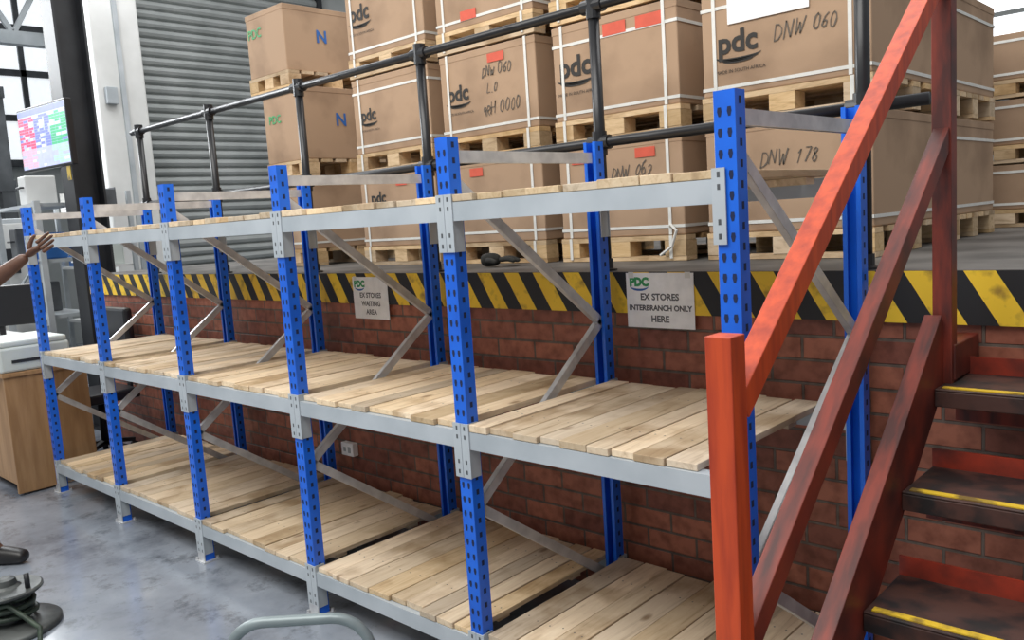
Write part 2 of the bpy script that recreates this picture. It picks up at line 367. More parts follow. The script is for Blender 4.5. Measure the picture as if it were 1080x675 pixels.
for k in range(6):
    x=(k-5)*W
    for me,y in ((umF,0),(umR,D)):
        u=put('upright',me,rack,loc=(x,y,0)); put('foot_plate',foot,u)
        put('anchor_bolt',bolt,u,loc=(.036,.036,.006)); put('anchor_bolt',bolt,u,loc=(-.036,-.038,.006))
    z0=1.855
    MB().box(x-.012,x+.012,.026,D-.026,z0,z0+.004).box(x-.012,x-.009,.026,D-.026,z0-.036,z0).box(x+.009,x+.012,.026,D-.026,z0-.036,z0).build('top_brace',M['galv'],rack)
    nodes=[(.02,1.76),(D-.02,1.20),(.02,.66),(D-.02,.14)]
    for (ya,za),(yb,zb) in zip(nodes[:-1],nodes[1:]):
        b=MB(); b.bar((x+.010,ya,za),(x+.010,yb,zb),.003,.034,(0,0,1))
        dirn=Vector((0,yb-ya,zb-za)).normalized(); nrm=Vector((0,-dirn.z,dirn.y))
        for sg in (-1,1):
            o=nrm*.0155*sg
            b.bar(Vector((x,ya,za))+o,Vector((x,yb,zb))+o,.022,.003,(0,0,1))
        b.build('diagonal_brace',M['galv'],rack)
    MB().box(x-.012,x+.012,.026,D-.026,.09,.094).box(x-.012,x-.009,.026,D-.026,.06,.09).build('bottom_brace',M['galv'],rack)
BH=.060
def beam_mesh(sg):
    L=W-.062; m=MB(); y0,y1=sorted((-.028*sg,.014*sg))
    m.box(-L/2,L/2,y0,y1,-BH,0)
    return m.mesh('cross_beam',M['beam'])
def conn_mesh(sg,side):
    m=MB(); fx0,fx1=sorted((-.030*side,.006*side)); y0,y1=sorted((-.0325*sg,-.0282*sg))
    m.box(fx0,fx1,y0,y1,-.16,.026)
    sx0,sx1=sorted((-.0022*side,.0022*side)); sy0,sy1=sorted((-.0285*sg,.018*sg)); m.box(sx0,sx1,sy0,sy1,-.16,.026)
    for z in (-.14,-.105,-.02,.01):
        yf=-.0329*sg; x=-.013*side
        m.face([(x-.004,yf,z-.007),(x+.004,yf,z-.007),(x+.004,yf,z+.007),(x-.004,yf,z+.007)],1)
    return m.mesh('end_connector',[M['beam'],M['dark_mach']])
bmF,bmR=beam_mesh(1),beam_mesh(-1)
cF=[conn_mesh(1,1),conn_mesh(1,-1)]; cR=[conn_mesh(-1,1),conn_mesh(-1,-1)]
for k in range(5):
    for z in Z:
        for bm_,cc,y in ((bmF,cF,0),(bmR,cR,D)):
            b=put('cross_beam',bm_,rack,loc=((k-4.5)*W,y,z))
            put('end_connector',cc[0],b,loc=(-(W-.062)/2,0,0)); put('end_connector',cc[1],b,loc=((W-.062)/2,0,0))

# ------------------------------------------------------------ wooden decks
lev=['bottom','middle','top']
bayname=['of the farthest bay, beside the brown desk','of the second bay from the brown desk','of the middle bay of the rack','of the second bay from the red stairs','of the bay nearest the red stairs']
for k in range(5):
    for li,z in enumerate(Z):
        rnd=random.Random(k*10+li)
        cx=(k-4.5)*W; x0=-W/2+.038; x1=W/2-.038
        if k==4 and li==1: x1-=.075
        t=thing('wooden_deck','plank deck on the %s shelf %s'%(lev[li],bayname[k]),'shelf deck',(cx,D/2,z+.0015),0,'plank decks on the rack shelves')
        n=rnd.choice([8,8,9,9]); ws=[rnd.uniform(.8,1.25) for _ in range(n)]; sc=(x1-x0)/sum(ws)
        m=MB(); x=x0
        for i,w in enumerate(ws):
            w*=sc; a=x+.0014; b=x+w-.0028; y0=-D/2-.018+rnd.uniform(-.012,.012); y1=D/2+.008+rnd.uniform(-.022,.010)
            th=.019+rnd.uniform(0,.006); sk=rnd.uniform(-.002,.002)*(0 if i in(0,n-1) else 1)
            m._add([(a,y0,.0),(b,y0,.0),(b+sk,y1,.0),(a+sk,y1,.0),(a,y0,th),(b,y0,th),(b+sk,y1,th),(a+sk,y1,th)],
              [(0,3,2,1),(4,5,6,7),(0,1,5,4),(1,2,6,5),(2,3,7,6),(3,0,4,7)],0)
            for yy in (-.22,.2):
                for q in (.28,.72):
                    nx=a+(b-a)*q+rnd.uniform(-.006,.006); ny=yy+rnd.uniform(-.01,.01); r_=.004
                    m.face([(nx-r_,ny,th+.0006),(nx,ny-r_,th+.0006),(nx+r_,ny,th+.0006),(nx,ny+r_,th+.0006)],1)
            x+=w
        m.build('planks',[M['plank'],M['dark_mach']],t,.002)
        for y in (-.22,.2): MB().box(x0+.02,x1-.02,y-.03,y+.03,-.022,-.001).build('batten',M['plank'],t)

# ------------------------------------------------------------ paper signs on the platform edge
def sign(name,label,loc,w,h,lines,rz=0,ls=.165):
    t=thing(name,label,'sign',loc,rz,'white paper notices')
    MB().box(-w/2,w/2,-.001,.001,0,h).build('sheet',M['paper'],t)
    g=text('PDC',h*.21,M['green'],t,'logo',(-w*.30,-.0016,h*.83),bold=.003)
    lg=MB()
    for q in range(10):
        a0=PI*(1+q/10); a1=PI*(1+(q+1)/10)
        lg.face([(-w*.30+w*.15*math.cos(a0),-.0015,h*.77+h*.06*math.sin(a0)),(-w*.30+w*.15*math.cos(a1),-.0015,h*.77+h*.06*math.sin(a1)),
                 (-w*.30+w*.15*math.cos(a1),-.0015,h*.77+h*.10*math.sin(a1)),(-w*.30+w*.15*math.cos(a0),-.0015,h*.77+h*.10*math.sin(a0))])
    lg.build('logo_swoosh',M['inkblue'],t)
    for i,s in enumerate(lines):
        sz=h*ls*(.82 if len(s)>12 else 1)
        text(s,sz,M['grey_ink'],t,'printed_line',(0,-.0016,h*(.56-.2*i)),bold=.0012)
    for sx in (-1,1): MB().box(sx*w*.42-.012,sx*w*.42+.012,-.0022,-.0012,h-.02,h+.004).build('tape',M['strap'],t)
    return t
sign('paper_sign','smaller looking white paper notice on the striped edge, nearer the roller shutter',(-2.595,YW-.021,1.142),.297,.225,['EX STORES','WAITING','AREA'])
sign('paper_sign','white paper notice on the striped edge behind the bay nearest the stairs',(-.782,YW-.021,1.168),.305,.215,['EX STORES','INTERBRANCH ONLY','HERE'])

# wall socket
t=thing('wall_socket','small white electrical socket box on the lower brick wall','socket',(-2.91,YW-.001,.345))
MB().box(-.055,.055,-.04,0,0,.075).build('socket_body',M['paper'],t,.004)
MB().box(-.03,-.01,-.042,-.04,.025,.05).box(.012,.034,-.043,-.04,.02,.055).build('socket_face',M['grey_mach'],t)

# ------------------------------------------------------------ pallets and cartons
pcache={}
def pallet(label,x0,y0,z,w=.72,d=1.0,h=.115,straps=()):
    t=thing('wooden_pallet',label,'pallet',(x0+w/2,y0+d/2,z),0,'pallets under the cartons')
    n=7
    if (w,d,h) not in pcache:
        pcache[(w,d,h)]=(MB().box(-w/2,w/2,-.043,.043,h-.022,h).mesh('top_board',M['pwood']),
                       MB().box(-.055,.055,-.048,.048,.021,h-.023).mesh('block',M['pwood']),
                       MB().box(-w/2,w/2,-.045,.045,0,.020).mesh('base_board',M['pwood']))
    tb,bl,bb=pcache[(w,d,h)]
    for i in range(n): put('top_board',tb,t,loc=(0,-d/2+.045+(d-.09)*i/(n-1),0))
    for b in (-d/2+.05,0,d/2-.05):
        for a in (-w/2+.056,0,w/2-.056): put('block',bl,t,loc=(a,b,0))
        put('base_board',bb,t,loc=(0,b,0))
    for s in straps:
        x=-w/2+.005+(w-.01)*s
        MB().box(x-.008,x+.008,-d/2-.003,-d/2-.0005,0.01,h).build('strap',M['strap'],t)
    return t
def logo(t,x,z,s,yf,tagline=True):
    text('pdc',s,M['ink'],t,'printed_logo',(x,yf-.0015,z),bold=s*.03)
    m=MB()
    for rx,rz,dz,th in ((s*.85,s*.16,-s*.42,.022),(s*.72,s*.12,-s*.50,.02),(s*.55,s*.09,-s*.58,.018)):
        N_=16
        for q in range(N_):
            a0=PI*(1.0+1.05*q/N_)-.15;a1=PI*(1.0+1.05*(q+1)/N_)-.15
            m.face([(x+rx*math.cos(a0),yf-.0014,z+dz+rz*math.sin(a0)),(x+rx*math.cos(a1),yf-.0014,z+dz+rz*math.sin(a1)),
                    (x+rx*math.cos(a1),yf-.0014,z+dz+rz*math.sin(a1)+s*.07*math.sin(PI*(q+1)/N_)+.001),(x+rx*math.cos(a0),yf-.0014,z+dz+rz*math.sin(a0)+s*.07*math.sin(PI*q/N_)+.001)])
    m.build('logo_swoosh',M['ink'],t)
    if tagline: text('MADE IN SOUTH AFRICA',s*.16,M['ink'],t,'printed_line',(x+.01,yf-.0015,z-s*.92))
cid=[0]
def carton(label,x0,y0,z,w=.67,d=.98,h=.45,mats='card',straps=(.08,.90),texts=(),logo_at=None,stickers=(),dangle=None,side_logo=None,hstraps=(.09,),writes=()):
    cid[0]+=1
    t=thing('cardboard_carton',label,'carton',(x0+w/2,y0+d/2,z),0,'strapped cartons on the platform')
    MB().box(-w/2,w/2,-d/2,d/2,0,h).build('carton_body',M[mats],t,.006)
    MB().box(-w/2-.002,w/2+.002,-d/2-.002,d/2+.002,h-.035,h+.002).build('lid',M[mats],t,.003)
    rnd=random.Random(cid[0]*3)
    for s in straps:
        x=-w/2+w*s+rnd.uniform(-.008,.008); g=.0045
        p=[(-d/2-g,.002),(-d/2-g,h+g),(d/2+g,h+g),(d/2+g,.002)]
        m=MB()
        for (ya,za),(yb,zb) in zip(p[:-1],p[1:]):
            m.bar((x,ya,za),(x,yb,zb),.016,.0015,(0,1,0) if ya==yb else (0,0,1))
        if dangle==s:
            m.tube([(x,-d/2-g,.04),(x+.01,-d/2-.02,.05),(x+.05,-d/2-.035,.02),(x+.02,-d/2-.03,-.05),(x-.04,-d/2-.035,-.09)],.007,6)
        m.build('strap',M['strap'],t)
    for s in hstraps:
        z_=h*s; g=.0032
        m=MB().box(-w/2-g,w/2+g,-d/2-g,-d/2-g+.0012,z_-.007,z_+.007).box(w/2+g-.0012,w/2+g,-d/2-g,d/2+g,z_-.007,z_+.007).box(-w/2-g,w/2+g,d/2+g-.0012,d/2+g,z_-.007,z_+.007).box(-w/2-g,-w/2-g+.0012,-d/2-g,d/2+g,z_-.007,z_+.007)
        m.build('strap',M['strap'],t)
    yf=-d/2-.002
    for s,size,x,zz,mk in texts:
        text(s,size,M[mk],t,'printed_mark',(x,yf-.0015,zz),bold=.002)
    for q,(s,size,x,zz,tl) in enumerate(writes): handwrite(s,size,t,x,yf-.0012,zz,cid[0]*10+q,tl)
    if logo_at: logo(t,logo_at[0]-(.02 if w>.6 else 0),logo_at[1],logo_at[2],yf)
    for x,zz,a,b in stickers: MB().box(x-a/2,x+a/2,yf-.0028,yf-.0014,zz-b/2,zz+b/2).build('sticker',M['orange'],t,label='orange sticker')
    if side_logo:
        text(side_logo,.12,M['inkblue'],t,'printed_mark',(w/2+.004,-d/2+.3,h*.55),(PI/2,0,PI/2),bold=.003)
    return t
PT=.115
Y1=1.42
def col(xl,items,y=Y1,w=.72,d=1.0,h=.45,ph=PT):
    for i,(pl,cl,kw) in enumerate(items):
        z=ZP+.0025+(h+ph+.015)*i
        st_=kw.get('straps',(.08,.90))
        pallet(pl,xl,y,z,w,d,ph,straps=st_)
        carton(cl,xl+.005,y+.01,z+ph+.0015,w-.01,d-.02,h,**kw)
# leftmost stack
col(-4.44,[('bottom pallet of the leftmost stack by the roller shutter','bottom strapped carton of the leftmost stack by the roller shutter',dict()),
          ('middle pallet of the leftmost stack by the roller shutter','middle carton of the leftmost stack, blue mark on its side',dict(side_logo='N',straps=(),hstraps=(),texts=[('PDC',.08,-.11,.30,'green')])),
          ],y=1.44,w=.51,d=.8,h=.485)
ztop=ZP+.0025+(.485+PT+.015)*2
pallet('top pallet of the leftmost stack, overhanging to the left',-4.57,1.44,ztop,.51,.8)
carton('top carton of the leftmost stack with small green mark on its narrow front',-4.56,1.45,ztop+PT+.0015,.48,.78,.44,straps=(),hstraps=(),texts=[('PDC',.09,-.13,.30,'green')],side_logo='N')
col(-3.36,[('bottom pallet of the second stack from the roller shutter','bottom carton of the second stack from the roller shutter',dict(logo_at=(-.16,.30,.10),stickers=[(.05,.385,.10,.045)])),
          ('middle pallet of the second stack from the roller shutter','middle carton of the second stack from the roller shutter, strapped twice around',dict(hstraps=(.1,.82),logo_at=(-.19,.23,.10))),
          ('top pallet of the second stack from the roller shutter','top carton of the second stack from the roller shutter, large logo at upper left',dict(logo_at=(-.20,.26,.13)))])
col(-2.545,[('bottom pallet of the third stack, behind the dark glove','bottom plain carton of the third stack, just behind the dark glove',dict(hstraps=(.12,.5),stickers=[(-.12,.385,.10,.045)])),
          ('middle pallet of the third stack from the roller shutter','carton with three handwritten lines beside its logo, middle of its stack',dict(logo_at=(-.20,.24,.115),
             writes=[('DNW 060',.052,.08,.30,.04),('L.O',.050,.04,.215,.02),('9RH 0000',.055,.10,.10,.05)],stickers=[(.08,.390,.12,.045)])),
          ('top pallet of the third stack from the roller shutter','top carton of the third stack from the roller shutter',dict(stickers=[(-.1,.06,.12,.05)]))])
col(-1.72,[('bottom pallet of the fourth stack, loose white strap ends hanging by it','carton with one handwritten line, directly below the carton with orange stickers',dict(writes=[('DNW 062',.058,.08,.28,.04)],dangle=.90,stickers=[(-.22,.385,.10,.045),(.16,.385,.11,.045)])),
          ('middle pallet of the fourth stack, under the orange stickered carton','carton with two orange stickers along its top edge and logo at left',dict(logo_at=(-.20,.25,.135),stickers=[(.02,.385,.13,.055),(.21,.385,.14,.055)],hstraps=(.07,.8))),
          ('top pallet of the fourth stack, above the orange stickered carton','topmost carton above the one with two orange stickers',dict(stickers=[(.1,.05,.16,.05)]))])
col(-.89,[('bottom pallet of the stack nearest the stairs','lower carton of the stack nearest the stairs, one handwritten line',dict(writes=[('DNW 178',.062,.02,.27,.03)])),
          ('upper pallet of the stack nearest the stairs','upper carton of the stack nearest the stairs with white notice on it',dict(logo_at=(-.17,.21,.125),writes=[('DNW 060',.060,.10,.19,.03)],hstraps=(.07,.8)))])
col(-.89,[('bottom pallet of the rear stack hidden behind the stack nearest the stairs','lower carton of the rear stack, behind the stack nearest the stairs',dict(hstraps=(.09,.8))),
          ('upper pallet of the rear stack hidden behind the stack nearest the stairs','upper carton of the rear stack, behind the stack nearest the stairs',dict(hstraps=(.09,.8)))],y=2.44,d=.72)
sm_=dict(mats='card2',hstraps=(.12,.85))
col(-.60,[('bottom pallet of the stack of smaller cartons at the right edge','bottom carton of the smaller carton stack at the right edge',dict(sm_)),
          ('middle pallet of the stack of smaller cartons at the right edge','middle carton of the smaller carton stack at the right edge',dict(sm_)),
          ('top pallet of the stack of smaller cartons at the right edge','top carton of the smaller carton stack at the right edge',dict(sm_))],y=3.62,w=.74,d=.8,h=.25,ph=.10)
t=sign('paper_sign','white paper notice taped to the upper carton nearest the stairs',(-.585,Y1+.004,2.37),.35,.22,['EX STORES'])

# ------------------------------------------------------------ guard railing
g=thing('guard_railing','black tubular guard railing along the platform edge','railing',(-2.65,.912,ZP+.002))
XR=[-5.28,-4.22,-3.17,-2.12,-1.07,-.02]
for x in XR:
    x+=2.65
    po=MB().tube([(x,0,.008),(x,0,1.06 if x<2.5 else 1.20)],.023,14).build('post',M['black'],g,0,True)
    MB().lathe([(.046,0),(.046,.008),(.03,.012),(.03,.05)],(x,0,0),16).build('base_flange',M['black'],po)
    for z in (.52,1.055): MB().tube([(x-.05,0,z),(x+.05,0,z)],.029,14).tube([(x,0,z-.05),(x,0,z+.045)],.030,14).build('clamp_fitting',M['black'],po)
MB().tube([(-2.75,0,1.055),(2.72,0,1.055)],.020,14).build('top_rail',M['black'],g,0,True)
MB().tube([(-2.75,0,.52),(2.83,0,.52)],.020,14).build('mid_rail',M['black'],g,0,True)

# ------------------------------------------------------------ skinned shapes
def skin(verts,edges,radii,sub=2,root=0):
    me=bpy.data.meshes.new('sk'); me.from_pydata([tuple(v) for v in verts],edges,[])
    o=bpy.data.objects.new('sk',me); C.objects.link(o)
    md=o.modifiers.new('s','SKIN'); md.use_smooth_shade=True
    for i,r_ in enumerate(radii):
        a=me.skin_vertices[0].data[i]; a.radius=r_ if isinstance(r_,tuple) else (r_,r_); a.use_root=(i==root)
    s=o.modifiers.new('u','SUBSURF'); s.levels=sub; s.render_levels=sub
    bpy.context.view_layer.update()
    res=bpy.data.meshes.new_from_object(o.evaluated_get(bpy.context.evaluated_depsgraph_get()))
    bpy.data.objects.remove(o); bpy.data.meshes.remove(me)
    return res
def join(meshes,name,mats):
    bm=bmesh.new()
    for me in meshes: bm.from_mesh(me)
    for f in bm.faces: f.material_index=0; f.smooth=True
    out=bpy.data.meshes.new(name); bm.to_mesh(out); bm.free()
    for m in mats: out.materials.append(m)
    return out
def chain(pts,rs,sub=2):
    return skin(pts,[(i,i+1) for i in range(len(pts)-1)],rs,sub)
parts=[chain([(-.07,0,.028),(-.02,0,.032),(.035,0,.03)],[.036,.04,.032])]
for i,(y,l) in enumerate(((-.03,.06),(-.01,.075),(.012,.07),(.032,.05))):
    parts.append(chain([(.03,y,.03),(.05+l*.4,y*1.3,.034),(.05+l,y*1.5,.018)],[.015,.014,.011]))
parts.append(chain([(-.03,-.03,.03),(.0,-.065,.03),(.03,-.08,.018)],[.016,.015,.012]))
me=join(parts,'work_glove',[M['glove']])
o=put('work_glove',me,loc=(-1.99,1.2,ZP+.001)); o.rotation_euler=(0,0,.5); o.scale=(1.1,1.1,1)
tag(o,'dark work glove lying on the concrete platform edge','glove')
zmin=min(v.co.z for v in me.vertices); o.location.z=ZP+.003-zmin

# ------------------------------------------------------------ staircase
st=thing('staircase','red steel staircase with black treads climbing to the platform','staircase',(.75,0,0))
def stx(x): return x-.75
XS=.3; SL=.79
def rail_pts(x,y0,y1,zc): return (stx(x),y0,zc+SL*y0),(stx(x),y1,zc+SL*y1)
for x,side in ((XS,1),(1.2,-1)):
    a,b=rail_pts(x,-.80,.64,.715)
    s_=MB(); d=(Vector(b)-Vector(a)).normalized(); n=Vector((0,-d.z,d.y))
    s_.bar(a,b,.008,.165,n)
    for k in (-1,1):
        off=n*.082*k+Vector((.018*side*-1,0,0)); s_.bar(Vector(a)+off,Vector(b)+off,.045,.008,n)
    s_.build('stringer',M['dark_red'],st,.002)
    MB().box(stx(x)-.05,stx(x)+.05,-.90,-.70,0,.01).build('floor_plate',M['dark_red'],st)
    MB().box(stx(x)-.03,stx(x)+.03,.62,YW-.019,1.1,1.2).build('wall_bracket',M['dark_red'],st,.003)
    pb=MB().box(stx(x)-.025,stx(x)+.025,-.627,-.577,.012,1.408).build('bottom_post',M['orange_red'],st,.002)
    MB().box(stx(x)-.05,stx(x)+.05,-.65,-.55,0,.012).build('post_foot',M['orange_red'],pb)
    MB().box(stx(x)-.025,stx(x)+.025,.605,.655,1.05,2.4).build('top_post',M['dark_red'],st,.002)
    a,b=rail_pts(x,-.58,.62,1.734); MB().bar(a,b,.045,.048,(0,0,1)).build('handrail',M['orange_red'],st,.002)
    a,b=rail_pts(x,-.58,.62,1.285); MB().bar(a,b,.04,.052,(0,0,1)).build('mid_rail',M['dark_red'],st,.002)
for k in range(5):
    z=1.094-.211*k; yn=.520-.267*k
    tr=MB().box(stx(XS)+.0045,stx(1.2)-.0045,yn,yn+.25,z-.006,z).box(stx(XS)+.0045,stx(1.2)-.0045,yn,yn+.03,z-.05,z-.006).build('tread',M['tread'],st,.003)
    MB().box(stx(XS)+.02,stx(1.2)-.02,yn+.012,yn+.034,z,z+.003).build('nosing_strip',M['yellow'],tr)
    MB().box(stx(XS)+.0045,stx(1.2)-.0045,yn+.245,yn+.252,z-.05,z+.05).build('back_plate',M['riser'],tr)
    MB().box(stx(XS)+.0045,stx(1.2)-.0045,yn+.19,yn+.235,z-.13,z-.007).build('support_bar',M['dark_red'],tr,.002)

# ------------------------------------------------------------ television screen
t=thing('television','flat screen on the steel column showing coloured columns','television',(-6.42,.66,2.27),math.radians(6))
MB().box(-.42,.42,-.02,.03,0,.51).build('housing',M['bezel'],t,.006)
m=MB(); y=-.0215
m.face([(-.405,y,.018),(.405,y,.018),(.405,y,.492),(-.405,y,.492)],7)
cols=[1,1,1,2,2,2,3,3,3]; pale={1:5,2:7,3:6}
for i in range(9):
    cx=-.36+.09*i; w=.044
    for j in range(19):
        z0=.026+j*.0215; rnd=random.Random(i*17+j*5+2); q=rnd.random()
        c_=cols[i] if j>6 else pale[cols[i]]
        mi=c_ if q<.75 else (0 if q<.92 else 2 if j>6 else 7)
        wl=w if q<.55 else w*rnd.uniform(.5,.95)
        m.face([(cx-w,y-.001,z0),(cx-w+2*wl,y-.001,z0),(cx-w+2*wl,y-.001,z0+.019),(cx-w,y-.001,z0+.019)],mi)
m.face([(-.40,y-.001,.442),(.40,y-.001,.442),(.40,y-.001,.488),(-.40,y-.001,.488)],2)
m.build('screen',[M['scr_white'],M['scr_pink'],M['scr_blue'],M['scr_green'],M['scr_dark'],M['scr_pale_pink'],M['scr_pale_green'],M['scr_pale_blue']],t)
MB().box(-.36,-.30,.0305,.29,.22,.28).build('wall_arm',M['steel_dark'],t)

# ------------------------------------------------------------ left side: desk, boxes, bench, machines
t=thing('desk','brown board desk standing past the far end of the rack','desk',(-5.52,.03,0))
MB().box(-.44,.36,-.26,.28,.80,.83).build('desk_top',M['ply'],t,.004)
MB().box(.315,.345,-.25,.27,.012,.799).build('end_panel',M['ply'],t,.003)
MB().box(-.425,-.395,-.25,.27,.012,.799).build('end_panel',M['ply'],t,.003)
MB().box(-.394,.314,.24,.262,.25,.799).build('back_panel',M['ply'],t,.002)
MB().box(-.394,.314,-.235,-.215,.06,.799).build('front_panel',M['ply'],t,.002)
for a in (.33,-.41):
    for b in (-.2,.22): MB().lathe([(.018,0),(.018,.0115)],(a,b,0),12).build('foot',M['steel_dark'],t)
t=thing('desktop_printer','large low pale grey green desktop printer on the brown desk','printer',(-5.46,-.01,.8315))
MB().box(-.29,.29,-.22,.22,0,.165).build('printer_body',M['beige'],t,.015)
MB().box(-.28,.28,-.21,.21,.166,.205).build('printer_lid',M['beige'],t,.012)
MB().box(-.2,.2,-.29,-.221,.02,.04).build('paper_tray',M['grey_mach'],t,.003)
MB().box(.292,.296,-.15,.1,.06,.08).build('side_slot',M['steel_dark'],t)
t=thing('office_chair','black office chair back showing just behind the pale printer','chair',(-5.75,.575,0))
MB().box(-.24,.24,-.22,.22,.44,.52).build('seat',M['black'],t,.02)
MB().box(-.24,.24,.16,.23,.66,1.14).build('backrest',M['black'],t,.025)
MB().box(-.03,.03,.2305,.25,.5,.9).build('back_bracket',M['steel_dark'],t)
MB().tube([(0,0,.12),(0,0,.44)],.028,12).build('gas_column',M['steel_dark'],t,0,True)
for q in range(5):
    a=2*PI*q/5+.3; lg=MB().bar((0,0,.11),(.22*math.cos(a),.22*math.sin(a),.075),.04,.03).build('base_leg',M['steel_dark'],t)
    MB().tube([(.22*math.cos(a)-.02*math.sin(a),.22*math.sin(a)+.02*math.cos(a),.03),(.22*math.cos(a)+.02*math.sin(a),.22*math.sin(a)-.02*math.cos(a),.03)],.03,12).build('caster',M['steel_dark'],lg)
t=thing('workbench','long workbench with pale top in the background past the rack','workbench',(-7.4,.1,0))
MB().box(-.9,.9,-.4,.45,.86,.9).build('bench_top',M['white'],t,.004)
for a in (-.85,.85):
    for b in (-.35,.4): MB().box(a-.03,a+.03,b-.03,b+.03,0,.859).build('leg',M['grey_mach'],t)
MB().box(-.85,.85,.38,.42,.2,.26).build('stretcher',M['grey_mach'],t)
t=thing('black_monitor','black computer monitor standing on the workbench','monitor',(-6.75,.25,.9015),math.radians(60))
MB().box(-.12,.12,-.1,.1,0,.015).build('base',M['bezel'],t,.004)
MB().box(-.02,.02,-.015,.015,.0155,.16).build('neck',M['bezel'],t)
MB().box(-.26,.26,-.04,.0,.12,.45).build('screen_housing',M['bezel'],t,.008)
t=thing('crate','blue plastic crate on the workbench','crate',(-7.3,.0,.9015))
m=MB().box(-.2,.2,-.15,.15,0,.01)
m.box(-.2,.2,-.15,-.14,.01,.2).box(-.2,.2,.14,.15,.01,.2).box(-.2,-.19,-.14,.14,.01,.2).box(.19,.2,-.14,.14,.01,.2)
m.build('crate_shell',M['bluecrate'],t,.003)
t=thing('control_cabinet','tall grey machine control cabinet behind the workbench','control cabinet',(-8.8,.75,0))
MB().box(-.35,.35,-.4,.4,.06,1.95).build('enclosure',M['grey_mach'],t,.01)
MB().box(-.33,.33,-.38,.38,0,.06).build('plinth',M['steel_dark'],t)
MB().box(.35,.362,-.36,.36,.12,1.9).build('door_panel',M['white'],t,.004)
MB().box(.3625,.375,-.2,.2,1.4,1.65).build('control_panel',M['steel_dark'],t,.003)
t=thing('parts_rack','grey steel parts rack with diagonal braces behind the workbench','rack',(-7.65,.92,0))
for a in (-.55,.55):
    for b in (-.18,.18): MB().box(a-.025,a+.025,b-.025,b+.025,0,2.05).build('post',M['grey_mach'],t)
for z in (.45,1.0,1.5,2.0):
    MB().box(-.52,.52,-.2,.2,z,z+.03).build('shelf_board',M['grey_mach'],t)
for z in (.7,1.28): MB().bar((-.54,-.215,z-.2),(.54,-.215,z+.25),.02,.02).build('brace',M['grey_mach'],t)
for q,(x,z,w_,h_,mk,lab) in enumerate(((-.3,1.5315,.18,.3,'dark_mach','dark tool case on the upper shelf of the parts rack'),(.22,1.5315,.22,.24,'bluecrate','blue tool case on the upper shelf of the parts rack'),
        (-.1,1.0315,.24,.28,'dark_mach','dark tool case on the middle shelf of the parts rack'),(.15,2.0315,.2,.26,'white','white tool case on the top shelf of the parts rack'))):
    b=thing('tool_case',lab,'case',(-7.65+x,.90,z),0,'tool cases on the parts rack')
    MB().box(-w_/2,w_/2,-.13,.13,0,h_).build('case_shell',M[mk],b,.012)
    MB().tube([(-.05,-.131,h_*.6),(-.05,-.16,h_*.6),(.05,-.16,h_*.6),(.05,-.131,h_*.6)],.009,8).build('handle',M['steel_dark'],b)
t=thing('milling_machine','grey milling machine with round head in the left background','machine',(-9.9,-.25,0))
MB().box(-.45,.45,-.4,.4,0,.75).build('base',M['dark_mach'],t,.02)
MB().box(-.35,-.02,-.25,.25,.7505,2.0).build('column',M['grey_mach'],t,.02)
MB().box(-.3,.5,-.18,.18,2.0005,2.4).build('head',M['grey_mach'],t,.04)
MB().tube([(.35,0,1.999),(.35,0,1.55)],[.11,.05],16).build('spindle',M['galv'],t,0,True)
MB().tube([(.3,0,2.4005),(.3,0,2.72)],.14,18).build('motor',M['bluecrate'],t,0,True)
MB().box(.0,.8,-.5,.5,.85,.95).build('work_table',M['galv'],t,.008)
MB().box(.2,.4,-.15,.15,.7505,.8495).build('knee',M['dark_mach'],t)
t=thing('gantry_frame','dark steel gantry frame with hanging hoses in the far left background','frame',(-11.4,.6,0))
for b in (-1.7,-.6,.6,1.2): MB().box(-.08,.08,b-.08,b+.08,0,3.6).build('post',M['dark_mach'],t)
for z in (1.5,2.4,3.6): MB().box(-.09,.09,-1.8,1.3,z,z+.14).build('cross_member',M['dark_mach'],t)
for b in (-1.3,-.1,.3,.95):
    MB().tube([(.12,b,3.6),(.16,b+.03,2.9),(.14,b-.02,2.1),(.12,b+.05,1.3),(.14,b+.02,.9)],.035,8).build('hose',M['steel_dark'],t,0,True)
MB().box(-.05,.05,-1.6,-.7,1.66,2.38).build('side_panel',M['white'],t)
MB().box(-.05,.05,.68,1.1,.3,1.45).build('side_panel',M['grey_mach'],t)
t=thing('steel_shelf','open grey steel shelf with bins beside the pale pillar','shelf',(-8.0,1.55,0))
for a in (-.42,.42):
    for b in (-.2,.2): MB().box(a-.02,a+.02,b-.02,b+.02,0,2.15).build('post',M['grey_mach'],t)
for z in (.3,.85,1.4,1.95): MB().box(-.399,.399,-.22,.22,z,z+.025).build('shelf_board',M['white'],t)
for q,(x,z,mk,lab) in enumerate(((-.2,1.9755,'white','white storage bin on the top of the open steel shelf'),(.18,1.9755,'dark_mach','dark storage bin on the top of the open steel shelf'),(-.15,1.4255,'bluecrate','blue storage bin on the upper middle of the open steel shelf'),(.2,1.4255,'beige','pale storage bin on the upper middle of the open steel shelf'))):
    b=thing('storage_bin',lab,'bin',(-8.0+x,1.52,z),0,'bins on the steel shelf')
    mm=MB().box(-.13,.13,-.16,.16,0,.01).box(-.13,.13,-.16,-.15,.01,.11).box(-.13,.13,.15,.16,.01,.22).box(-.13,-.12,-.15,.15,.01,.2).box(.12,.13,-.15,.15,.01,.2)
    mm.build('bin_shell',M[mk],b,.003)
    MB().box(-.06,.06,-.163,-.1605,.04,.08).build('label_holder',M['paper'],b)
t=thing('vertical_pipe','pale vertical service pipe left of the screen','pipe',(-8.6,-.25,0))
MB().tube([(0,0,0),(0,0,6.5)],.05,14).build('pipe',M['white'],t,0,True)
for z in (1.2,2.6,4.0): MB().tube([(0,0,z),(0,0,z+.06)],.065,14).build('pipe_collar',M['grey_mach'],t)
